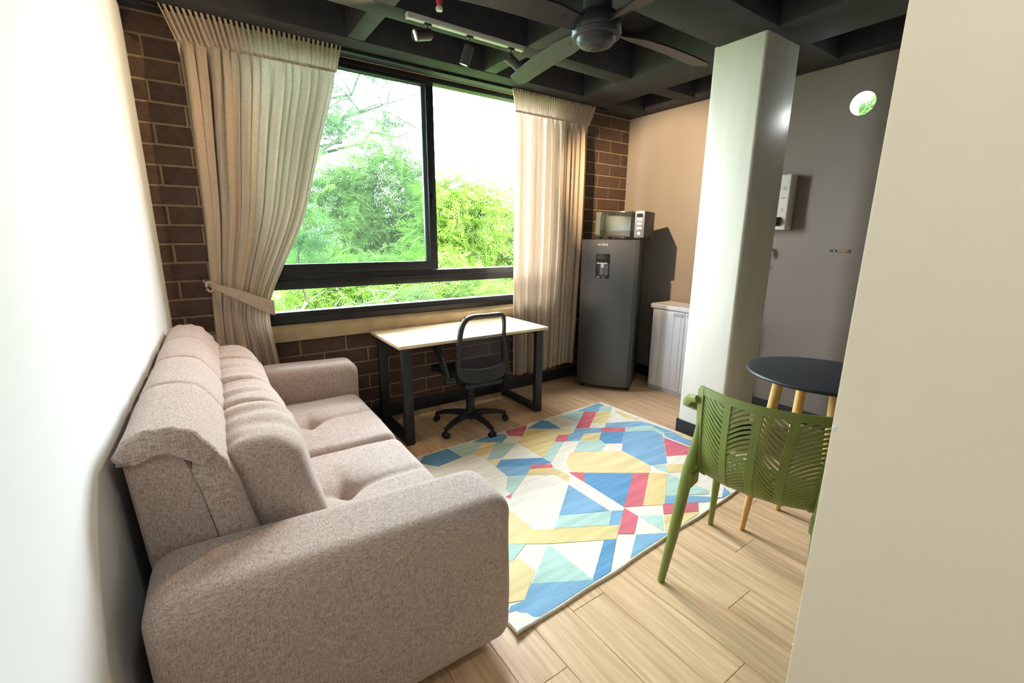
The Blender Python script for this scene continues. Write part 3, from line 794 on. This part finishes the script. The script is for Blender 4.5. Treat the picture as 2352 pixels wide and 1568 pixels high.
link('dial', cyl((.190, -.171, .05), (.190, -.176, .05), .014), MT['greyp'], mp)
for (a, b) in ((-.2, -.12), (.2, -.12), (-.2, .14), (.2, .14)): link('foot', cyl((a, b, 0), (a, b, .013), .012), P_, mw)

# ------------------------------------------------------------------ white plastic storage cabinet
cb = thing('storage_cabinet', 'low white plastic storage cabinet between the fridge and the column', 'cabinet', (3.84, 2.50, 0))
link('body', boxm(3.705, 3.975, 2.16, 2.845, .03, .83, .004), MT['whitep'], cb, True)
link('plinth', boxm(3.70, 3.975, 2.165, 2.84, 0, .035, .003), MT['greyp'], cb, True)
link('top', soft(3.675, 3.98, 2.14, 2.865, .83, .875, .012, (3, 3, 2), 3), MT['whitep'], cb, True)
for (a, b, hside) in ((2.475, 2.835, 2.49), (2.17, 2.468, 2.45)):
    d_ = link('door', boxm(3.690, 3.706, a, b, .04, .822, .003), MT['whitep'], cb, True)
    n = 4
    for i in range(n):
        w = (b-a-.05)/n; y0 = a+.03+i*w
        r_ = link('ridge', boxm(3.684, 3.692, y0+.004, y0+w-.008, .06, .80, .004), MT['whitep'], d_, True)
    h_ = link('handle', soft(3.672, 3.692, min(hside, hside+.1) if hside > 2.47 else hside-.1, max(hside, hside+.1) if hside > 2.47 else hside, .782, .812, .008, (2, 3, 2), 3), MT['greyp'], d_, True)

# ------------------------------------------------------------------ green chair
gc = thing('armchair', 'olive green plastic armchair with herringbone slatted back at the round table', 'chair', (1.876, .815, 0), math.atan2(.115, .568))
G = MT['green']
PROF = [(-.172, .872), (-.192, .80), (-.208, .72), (-.214, .64), (-.205, .565), (-.175, .508), (-.115, .474), (-.03, .458), (.08, .454), (.19, .452), (.232, .436)]
def shell(u, v):
    """u -1..1 across (+1 = the chair's left), v 0 top of back .. 1 front of seat"""
    t = min(max(v, 0), 1)*(len(PROF)-1); i = min(int(t), len(PROF)-2); s = t-i
    p0, p1, p2, p3 = PROF[max(i-1, 0)], PROF[i], PROF[i+1], PROF[min(i+2, len(PROF)-1)]
    def cm(a, b, c_, d): return .5*((2*b)+(-a+c_)*s+(2*a-5*b+4*c_-d)*s*s+(-a+3*b-3*c_+d)*s**3)
    x_, z_ = cm(p0[0], p1[0], p2[0], p3[0]), cm(p0[1], p1[1], p2[1], p3[1])
    hw_ = .262-.05*min(1, v/.5)+.03*max(0, (v-.5)/.5)
    bk = max(0, 1-v/.62)
    return Vector((x_+.075*u*u*min(1, bk*1.6)+.012*u*u, u*hw_, z_+.02*u*u*(1-bk)))
def snorm(u, v):
    a = shell(u+.01, v)-shell(u-.01, v); b = shell(u, v+.005)-shell(u, v-.005)
    return a.cross(b).normalized()
def strip(path, hw_, th):
    """path of (u,v) with half width measured across the path on the shell"""
    v, f = [], []; n = len(path); S_ = [shell(*p) for p in path]
    for i, (u, w) in enumerate(path):
        nn = snorm(u, w); t = (S_[min(i+1, n-1)]-S_[max(i-1, 0)]).normalized(); sd_ = nn.cross(t).normalized()
        h = hw_[i] if isinstance(hw_, list) else hw_
        p = S_[i]; v += [p+sd_*h+nn*th/2, p-sd_*h+nn*th/2, p-sd_*h-nn*th/2, p+sd_*h-nn*th/2]
    for i in range(n-1):
        for k in range(4): a, b = i*4+k, i*4+(k+1) % 4; f.append((a, b, b+4, a+4))
    f += [(3, 2, 1, 0), (n*4-4, n*4-3, n*4-2, n*4-1)]
    bm = bmesh.new(); me = pyd(v, f); bm.from_mesh(me); return fin(bm, 40)
RB = [.46, 0., -.46]
for u in RB: link('back_rib', strip([(u, .03+.93*i/22) for i in range(23)], .0145, .011), G, gc)
for u in (.965, -.965): link('side_rail', strip([(u, .01+.93*i/22) for i in range(23)], [.018-.004*math.sin(math.pi*i/22) for i in range(23)], .018), G, gc)
link('top_rail', strip([(-1+2*i/24, .02) for i in range(25)], .016, .016), G, gc)
link('seat_front', strip([(-1+2*i/16, .965) for i in range(17)], .022, .012), G, gc)
cols = [(.95, .49, .16), (.43, .035, -.085), (-.035, -.43, .13), (-.49, -.95, -.085)]
for (ua, ub, rise) in cols:
    for i in range(-6, 24):
        v0 = .055+.0255*i; pts = []
        for k in range(15):
            q_ = k/14; bow = .012*math.sin(math.pi*q_)*(1 if rise > 0 else -1)
            pts.append((ua+(ub-ua)*q_, v0+rise*q_*(.8+.02*max(i, 0))+bow))
        pts = [p for p in pts if .034 < p[1] < .63]
        if len(pts) >= 4: link('slat', strip(pts[::2] if len(pts) > 8 else pts, .0054, .006), G, gc)
for i in range(11):
    v0 = .64+.030*i
    for (ua, ub) in ((.95, .46), (.46, 0), (0, -.46), (-.46, -.95)):
        link('seat_slat', strip([(ua+(ub-ua)*k/3, v0) for k in range(4)], .0085, .006), G, gc)
for s in (1, -1):
    link('leg', sweep([(-.120, s*.236, .74), (-.145, s*.235, .64), (-.185, s*.242, .52), (-.245, s*.258, .22), (-.29, s*.274, 0)], [.012, .018, .022, .019, .0135], 12, ry=[.012, .018, .024, .02, .0135], power=3.2), G, gc)
    link('leg', sweep([(.215, s*.238, .47), (.235, s*.248, .36), (.29, s*.272, 0)], [.021, .020, .0125], 12, ry=[.021, .02, .0125], power=3.2), G, gc)
    link('arm', sweep([(-.118, s*.262, .825), (-.085, s*.305, .81), (-.02, s*.345, .765), (.10, s*.345, .71), (.20, s*.318, .665), (.245, s*.275, .60), (.235, s*.255, .50), (.22, s*.245, .45)],
                      [.009, .012, .014, .016, .017, .016, .014, .014], 10, ry=[.016, .018, .02, .02, .018, .016, .014, .014], power=3), G, gc)
    link('seat_bracket', soft(-.21, -.12, s*.235-.02, s*.235+.02, .445, .52, .014, (2, 2, 2), 3), G, gc)

# ------------------------------------------------------------------ round table
tb = thing('round_table', 'small round black table on splayed beech legs behind the green chair', 'table', (2.365, .835, 0))
link('tabletop', lathe([(.0, .866), (.30, .866), (.311, .870), (.3145, .877), (.311, .884), (.302, .886), (.0, .886)], 56), MT['black'], tb)
for k in range(4):
    a = R(132+90*k); d = Vector((math.cos(a), math.sin(a), 0))
    lg = link('leg', sweep([d*.170+Vector((0, 0, .868)), d*.21+Vector((0, 0, .44)), d*.247], [.024, .021, .0135], 14), MT['beech'], tb)
    link('socket', sweep([d*.163+Vector((0, 0, .868)), d*.168+Vector((0, 0, .835))], [.030, .027], 14), MT['black'], lg)
    link('brace', cyl(d*.17+Vector((0, 0, .845)), Vector((0, 0, .845)), .007, .007, 8), MT['steel'], tb)

# ------------------------------------------------------------------ wall fixtures on the taupe wall
ht = thing('water_heater_box', 'slim white wall box with yellow energy sticker and black knob beside the column', 'water heater', (3.945, 1.95, 1.58))
link('case', boxm(3.89, 3.998, 1.79, 2.11, 1.575, 2.0, .012, 3), MT['enamel'], ht, True)
link('energy_sticker', boxm(3.8885, 3.891, 1.865, 1.905, 1.87, 1.985), MT['yellow'], ht, True)
for i, (a, b, z, h) in enumerate(((1.868, 1.90, 1.972, .006), (1.87, 1.90, 1.94, .02), (1.868, 1.898, 1.90, .022), (1.872, 1.90, 1.855, .004), (1.872, 1.90, 1.84, .004), (1.815, 1.84, 1.90, .004), (1.815, 1.845, 1.885, .004), (1.815, 1.85, 1.82, .004), (1.87, 1.90, 1.79, .006), (1.865, 1.90, 1.735, .004), (1.868, 1.895, 1.72, .012), (1.82, 1.84, 1.735, .003), (1.82, 1.84, 1.722, .003))):
    link('print', boxm(3.888, 3.8905, a, b, z, z+h), MT['ink'], ht, True)
k_ = link('knob_plate', soft(3.868, 3.892, 1.825, 1.895, 1.605, 1.675, .012, (2, 2, 2), 3), MT['gloss'], ht, True)
link('knob', cyl((3.87, 1.84, 1.64), (3.835, 1.835, 1.64), .019, .016), MT['gloss'], ht, True)
wb = thing('wall_bracket', 'small rusty metal bracket strip screwed to the taupe wall', 'bracket', (3.995, 1.425, 1.41))
link('plate', boxm(3.990, 4.0, 1.362, 1.488, 1.408, 1.432, .002), MT['rust'], wb, True)
link('recess', boxm(3.988, 3.992, 1.44, 1.488, 1.413, 1.428), MT['ink'], wb, True)
link('screw', cyl((3.99, 1.455, 1.42), (3.984, 1.455, 1.42), .006), MT['chrome'], wb, True)
ps = thing('pipe_stub', 'capped metal pipe stubs leaving the taupe wall beside the column', 'pipe', (3.97, 1.945, 1.35))
link('upper_pipe', sweep([(4.0, 1.93, 1.42), (3.955, 1.93, 1.42), (3.945, 1.93, 1.40), (3.945, 1.93, 1.36)], .011, 10), MT['rust'], ps, True)
link('valve', soft(3.93, 3.96, 1.915, 1.945, 1.375, 1.40, .006, (2, 2, 2), 2), MT['chrome'], ps, True)
link('lower_pipe', cyl((4.0, 1.95, 1.28), (3.95, 1.95, 1.28), .013), MT['rust'], ps, True)

# ------------------------------------------------------------------ ceiling fan
fn = thing('ceiling_fan', 'dark four-bladed ceiling fan mounted under the concrete beam', 'ceiling fan', (1.705, 1.762, 2.45))
FC = Vector((1.705, 1.762, 0)); FM = MT['fan']
link('canopy', lathe([(.066, 2.535), (.068, 2.545), (.068, 2.735)], 24, tuple(FC)), FM, fn, True)
link('motor', lathe([(.05, 2.54), (.092, 2.53), (.112, 2.505), (.118, 2.475), (.114, 2.455), (.104, 2.445), (.02, 2.442)], 40, tuple(FC)), FM, fn, True)
link('trim_ring', lathe([(.113, 2.455), (.119, 2.450), (.114, 2.435), (.098, 2.430)], 40, tuple(FC)), FM, fn, True)
link('cap', lathe([(.094, 2.435), (.092, 2.42), (.078, 2.402), (.05, 2.391), (.03, 2.389), (.028, 2.385), (.0, 2.384)], 40, tuple(FC)), FM, fn, True)
for k in range(4):
    a = R(-4+88*k if k < 2 else -4+90*k); d = Vector((math.cos(a), math.sin(a), 0)); t = Vector((-d.y, d.x, 0))
    v, f = [], []; n = 22
    for i in range(n+1):
        s = i/n; r_ = .095+.70*s
        w = .030+.030*min(1, s/.25)-.012*max(0, s-.5)
        if s > .93: w *= math.sqrt(max(.05, 1-((s-.93)/.075)**2))
        zc = 2.475+.012*math.sin(s*3.1)-.02*s; tw = .018*(1-s*.5)
        for (q, h) in ((-1, 0), (1, 0)):
            p = FC+d*r_+t*q*w+Vector((0, 0, zc+q*tw)); v += [p+Vector((0, 0, .004)), p-Vector((0, 0, .004))]
    for i in range(n):
        b = i*4; f += [(b, b+2, b+6, b+4), (b+1, b+5, b+7, b+3), (b, b+4, b+5, b+1), (b+2, b+3, b+7, b+6)]
    f += [(0, 1, 3, 2), (n*4, n*4+2, n*4+3, n*4+1)]
    bm = bmesh.new(); bm.from_mesh(pyd(v, f)); bl = link('blade', fin(bm, 40), FM, fn, True)
    br = link('blade_arm', sweep([FC+d*.08+Vector((0, 0, 2.49)), FC+d*.14+Vector((0, 0, 2.485)), FC+d*.21+Vector((0, 0, 2.48))], [.022, .018, .022], 8, ry=[.007]*3), FM, bl, True)

# conduit, sprinkler
cp = thing('conduit_pipe', 'thin grey conduit clipped along the joist behind the fan', 'conduit', (2.125, 2.3, 2.70))
link('pipe', cyl((2.125, 1.965, 2.722), (2.125, 2.69, 2.722), .011), MT['ceil'], cp, True)
for y in (2.05, 2.38, 2.62): link('clip', boxm(2.108, 2.142, y, y+.018, 2.708, 2.740, .002), MT['steel'], cp, True)
sp = thing('sprinkler_head', 'red fire sprinkler head hanging between the dark joists', 'sprinkler', (1.20, 2.41, 2.68))
link('pipe', cyl((1.20, 2.41, 2.715), (1.20, 2.41, 3.05), .012), MT['ceil'], sp, True)
link('bulb', lathe([(.008, 2.67), (.015, 2.68), (.019, 2.705), (.015, 2.725), (.01, 2.73)], 14, (1.20, 2.41, 0)), MT['red'], sp, True)
link('deflector', lathe([(.004, 2.646), (.017, 2.648), (.019, 2.660), (.012, 2.672)], 14, (1.20, 2.41, 0)), MT['enamel'], sp, True)

# ------------------------------------------------------------------ track and spotlights
tr = thing('light_track', 'white lighting track fixed under the dark joist', 'track', (1.55, 2.715, 2.705))
link('rail', boxm(1.15, 1.955, 2.700, 2.732, 2.708, ZB+.003, .002), MT['rail'], tr, True)
for x_ in (1.152, 1.953): link('end_cap', boxm(x_-.006, x_+.006, 2.698, 2.734, 2.706, ZB+.002, .002), MT['rail'], tr, True)
def spot(xr, top, d, label, power, ang):
    d = Vector(d).normalized(); p = Vector(top); t = thing('spotlight', label, 'spotlight', (xr, 2.716, 2.6), 0, 'spotlights on the white track')
    link('adapter', boxm(xr-.022, xr+.022, 2.704, 2.728, 2.695, 2.709, .002), MT['lampcan'], t, True)
    piv = p+d*.035
    link('stem', sweep([(xr, 2.716, 2.70), (xr, 2.716, 2.665), tuple(Vector((xr, 2.716, 2.66))*.4+piv*.6), tuple(piv)], .006, 8), MT['lampcan'], t, True)
    can = link('can', sweep([p, p+d*.004, p+d*.112, p+d*.112-d*.006], [.026, .030, .030, .025], 22), MT['lampcan'], t, True)
    link('lens', sweep([p+d*.1075, p+d*.1095], .0245, 20), MT['bulb'], t, True)
    l = bpy.data.lights.new('spot_beam', 'SPOT'); l.energy = power; l.color = (1, .72, .42); l.spot_size = R(ang); l.spot_blend = .6; l.shadow_soft_size = .02
    lo_ = bpy.data.objects.new('spot_beam', l); C.objects.link(lo_); lo_.parent = t; lo_.matrix_parent_inverse = t.matrix_basis.inverted()
    lo_.location = p+d*.116; lo_.rotation_euler = d.to_track_quat('-Z', 'Y').to_euler()
spot(1.275, (1.265, 2.665, 2.635), (-.93, -.16, -.30), 'lit spotlight glowing warm at the wall end of the white track', 44, 125)
spot(1.555, (1.54, 2.690, 2.645), (-.22, .30, -.93), 'charcoal spotlight pointing down at the middle of the white track', 14, 80)
spot(1.865, (1.815, 2.685, 2.640), (.93, .13, -.342), 'charcoal spotlight aimed at the fridge corner at the fan end of the white track', 190, 58)

# fill lamp added unseen behind the camera to brighten the near cream wall
hl = thing('fill_lamp', 'unseen round fill lamp added over the entrance passage', 'fill lamp', (.35, -.125, 2.66))
link('base', lathe([(.13, 2.70), (.13, ZB+.003)], 32, (.35, -.125, 0)), MT['enamel'], hl, True)
link('diffuser', lathe([(.0, 2.655), (.08, 2.66), (.118, 2.675), (.124, 2.70)], 32, (.35, -.125, 0)), M('fill_diffuser', (1, .95, .85), .5, emit=(1, .86, .68), estr=3, var=.01), hl, True)
l = bpy.data.lights.new('entrance_fill', 'AREA'); l.shape = 'DISK'; l.size = .24; l.energy = 3.6; l.color = (1, .97, .92)
lo_ = bpy.data.objects.new('entrance_fill', l); C.objects.link(lo_); lo_.parent = hl; lo_.matrix_parent_inverse = hl.matrix_basis.inverted(); lo_.location = (.35, -.125, 2.65)

# ------------------------------------------------------------------ outside: trees seen through the window and the hole
struct(link('ground', boxm(-60, 80, 3.9, 120, -6.2, -6.0), MT['ground']), 'lawn below the trees outside', 'ground')
def frond_tpl(L_=.34, n=9, lw=.022, ll=.062):
    """one feathery pinnate leaf in local coords: along +x, drooping"""
    v, f = [], []
    for i in range(n):
        s = (i+1)/n; x_ = L_*s; z_ = -.22*L_*s*s; k = math.sin(math.pi*min(1, .18+.82*s))**.6+.15
        for sd_ in (1, -1):
            b = len(v); l2 = ll*k
            v += [(x_-.2*lw, 0, z_), (x_+lw*.55, sd_*l2*.55, z_-.006), (x_+lw*.9, sd_*l2, z_-.018), (x_-lw*.05, sd_*l2*.6, z_-.012)]
            f.append((b, b+1, b+2, b+3) if sd_ > 0 else (b+3, b+2, b+1, b))
    b = len(v); v += [(0, -.003, 0), (0, .003, 0), (L_, .002, -.22*L_), (L_, -.002, -.22*L_)]; f.append((b, b+3, b+2, b+1))
    return np.array(v), np.array(f)
TV, TF = frond_tpl()
def foliage(pos, scale, seed, drop=.25):
    g = np.random.default_rng(seed); n = len(pos)
    az = g.uniform(0, 2*np.pi, n); el = g.normal(-drop, .5, n); ro = g.normal(0, .7, n); sc = scale*g.uniform(.7, 1.3, n)
    ca, sa, ce, se, cr_, sr = np.cos(az), np.sin(az), np.cos(el), np.sin(el), np.cos(ro), np.sin(ro)
    V = np.repeat(TV[None], n, 0)*sc[:, None, None]
    y, z = V[..., 1]*cr_[:, None]-V[..., 2]*sr[:, None], V[..., 1]*sr[:, None]+V[..., 2]*cr_[:, None]
    x_, z = V[..., 0]*ce[:, None]-z*se[:, None], V[..., 0]*se[:, None]+z*ce[:, None]
    X_, Y_ = x_*ca[:, None]-y*sa[:, None], x_*sa[:, None]+y*ca[:, None]
    P = np.stack([X_, Y_, z], -1)+np.asarray(pos)[:, None, :]
    nv = len(TV); F_ = (TF[None]+(np.arange(n)*nv)[:, None, None]).reshape(-1, 4); P = P.reshape(-1, 3)
    me = bpy.data.meshes.new('foliage'); me.vertices.add(len(P)); me.vertices.foreach_set('co', P.astype(np.float32).ravel())
    me.loops.add(F_.size); me.loops.foreach_set('vertex_index', F_.astype(np.int32).ravel())
    me.polygons.add(len(F_)); me.polygons.foreach_set('loop_start', np.arange(0, F_.size, 4, dtype=np.int32)); me.update(calc_edges=True); return me
def blobs(bl, seed, shellness=.55):
    """points on the layered outer part of ellipsoid clumps"""
    g = np.random.default_rng(seed); out = []
    for (c_, r_, n) in bl:
        d = g.normal(size=(n, 3)); d /= np.linalg.norm(d, axis=1)[:, None]
        rad = (shellness+(1-shellness)*g.random(n))[:, None]
        p = d*rad*np.array(r_)
        lay_ = np.round(p[:, 2]/(.32))*.32; p[:, 2] = p[:, 2]*.45+lay_*.55
        out.append(p+np.array(c_))
    return np.concatenate(out)
def branches(root, base, tips, r0, seed, name='branch'):
    g = random.Random(seed)
    for tp in tips:
        b, t = Vector(base), Vector(tp); pts = []
        for i in range(8):
            s = i/7; pts.append(b.lerp(t, s)+Vector((g.uniform(-1, 1), g.uniform(-1, 1), g.uniform(-.6, .6)+.6*math.sin(math.pi*s)))*(.10*(t-b).length*math.sin(math.pi*s)))
        br = link(name, sweep(pts, [r0*(1-.85*i/7) for i in range(8)], 6), MT['bark'], root, True)
        for j in (3, 4, 5, 6, 7):
            q = pts[j]; e = q+Vector((g.uniform(-1, 1), g.uniform(-.6, .6), g.uniform(-.2, .8)))*(.32*(t-b).length)
            m_ = q.lerp(e, .5)+Vector((0, 0, .06))
            tw = link('twig', sweep([q, m_, e], [r0*.28, r0*.18, r0*.07], 5), MT['bark'], br, True)
def tree(label, base, fork, bl, tips, leaf, scale, seed, r0=.10, sh=.55, drop=.25):
    t = thing('tree', label, 'tree', base, 0, 'trees outside the window')
    link('trunk', sweep([base, Vector(base).lerp(Vector(fork), .5)+Vector((.15, .1, 0)), fork], [r0*2, r0*1.5, r0*1.1], 10), MT['bark'], t, True)
    branches(t, fork, tips, r0*.8, seed)
    o = link('foliage', foliage(blobs(bl, seed, sh), scale, seed+1, drop), leaf, t, True); o['kind'] = 'stuff'
    return t
# big yellow-green canopy on the right
tree('broad yellow-green feathery tree filling the open right half of the window', (8.2, 11.2, -6), (8.0, 11.2, -.5),
     [((7.6, 11.2, 1.3), (2.7, 1.5, 1.9), 4200), ((5.7, 10.5, 1.6), (1.3, 1.1, 1.75), 2000), ((9.9, 12.2, 1.4), (2.2, 1.4, 1.8), 1700), ((7.0, 9.8, -.4), (2.8, 1.1, 1.3), 2600), ((6.1, 9.2, -1.0), (2.2, .9, 1.0), 1500)],
     [(7.0, 10.6, 2.2), (9.0, 11.8, 2.2), (6.0, 10.4, 1.6)], LEAF[0], 1.45, 21)
# rounded green tree in the middle of the left pane
tree('rounded green feathery tree behind the closed left pane', (4.6, 13.4, -6), (4.5, 13.2, .8),
     [((4.75, 13.2, 2.4), (1.7, 1.1, 2.0), 4200), ((3.1, 12.8, 1.9), (1.4, 1.0, 1.7), 2600), ((6.0, 13.2, 1.7), (1.3, 1.0, 1.8), 1700)],
     [(4.2, 12.8, 2.6), (5.4, 13.0, 2.4), (3.4, 12.6, 1.7)], LEAF[1], 1.35, 33, .08)
# tall pale tree with open branches against the sky
tree('tall pale tree with open branches showing against the white sky', (1.2, 18.5, -6), (2.0, 18.3, 2.6),
     [((4.6, 18.2, 6.4), (2.8, 1.2, 1.7), 1300), ((3.2, 18.0, 7.9), (2.4, 1.2, 1.2), 1300), ((2.9, 18.4, 5.2), (1.6, 1., 1.4), 1100), ((6.6, 18.3, 7.7), (1.8, 1., 1.), 800), ((4.5, 17.8, 5.4), (1.4, .6, .6), 600), ((6.8, 18.2, 5.8), (1.4, .7, .8), 500), ((4.8, 18.2, 9.2), (3., 1., .8), 800)],
     [(7.8, 18.2, 6.9), (6.2, 18.0, 8.2), (4.8, 18.2, 8.8), (4.4, 17.8, 5.8), (8.0, 18.4, 5.8), (2.4, 18.2, 8.9), (6.4, 18.1, 6.4)], LEAF[2], 1.25, 45, .13, .2)
# low dense feathery canopy along the bottom
tree('low bright green feathery tree spreading just below the window', (3.0, 8.0, -6), (3.0, 7.9, -1.6),
     [((2.5, 7.6, .0), (1.5, .8, 1.15), 2800), ((4.2, 7.7, -.1), (1.7, .8, 1.0), 2800), ((3.4, 8.4, .5), (2.0, .7, .9), 2000), ((1.5, 8.0, .5), (.9, .7, 1.0), 1100), ((5.2, 7.4, -.6), (1.4, .8, .9), 1400)],
     [(2.2, 7.6, .3), (4.0, 7.7, .4), (1.5, 8.0, .8)], LEAF[0], 1.15, 57)
# dark bare-twigged tree close to the building, left
tree('dark tree with bare twigs close to the sill beside the tied curtain', (.3, 5.6, -6), (.5, 5.5, -.4),
     [((1.7, 5.4, .60), (.7, .3, .14), 60), ((.98, 5.2, 1.5), (.3, .3, .45), 120), ((2.3, 5.5, .8), (.35, .3, .10), 30)],
     [(2.1, 5.3, .95), (2.3, 5.5, .65), (1.8, 5.3, .5), (1.3, 5.2, .85), (2.5, 5.6, .85), (.9, 5.2, 1.7)], LEAF[3], .8, 69, .036, .1)
# darker tree between, and one past the right wall for the round hole
tree('dark green tree standing in shade between the canopies', (4.2, 15.9, -6), (4.3, 15.8, 0),
     [((4.1, 15.8, 1.0), (2.8, .8, 1.9), 2200), ((7.4, 15.8, .6), (2.6, .8, 1.9), 1500)], [(3.4, 15.6, 2.0), (5.2, 15.6, 2.1)], LEAF[1], 1.5, 81)
tree('green tree beyond the round hole in the taupe wall', (8.6, 2.8, -6), (8.6, 2.8, 1.5),
     [((8.8, 2.9, 3.0), (1.3, 1.6, .9), 1100), ((7.3, 2.35, 2.80), (.7, .8, .45), 1500)], [(8.4, 2.4, 3.4), (8.8, 3.6, 3.5), (7.4, 2.4, 2.9)], LEAF[3], 1.1, 93)
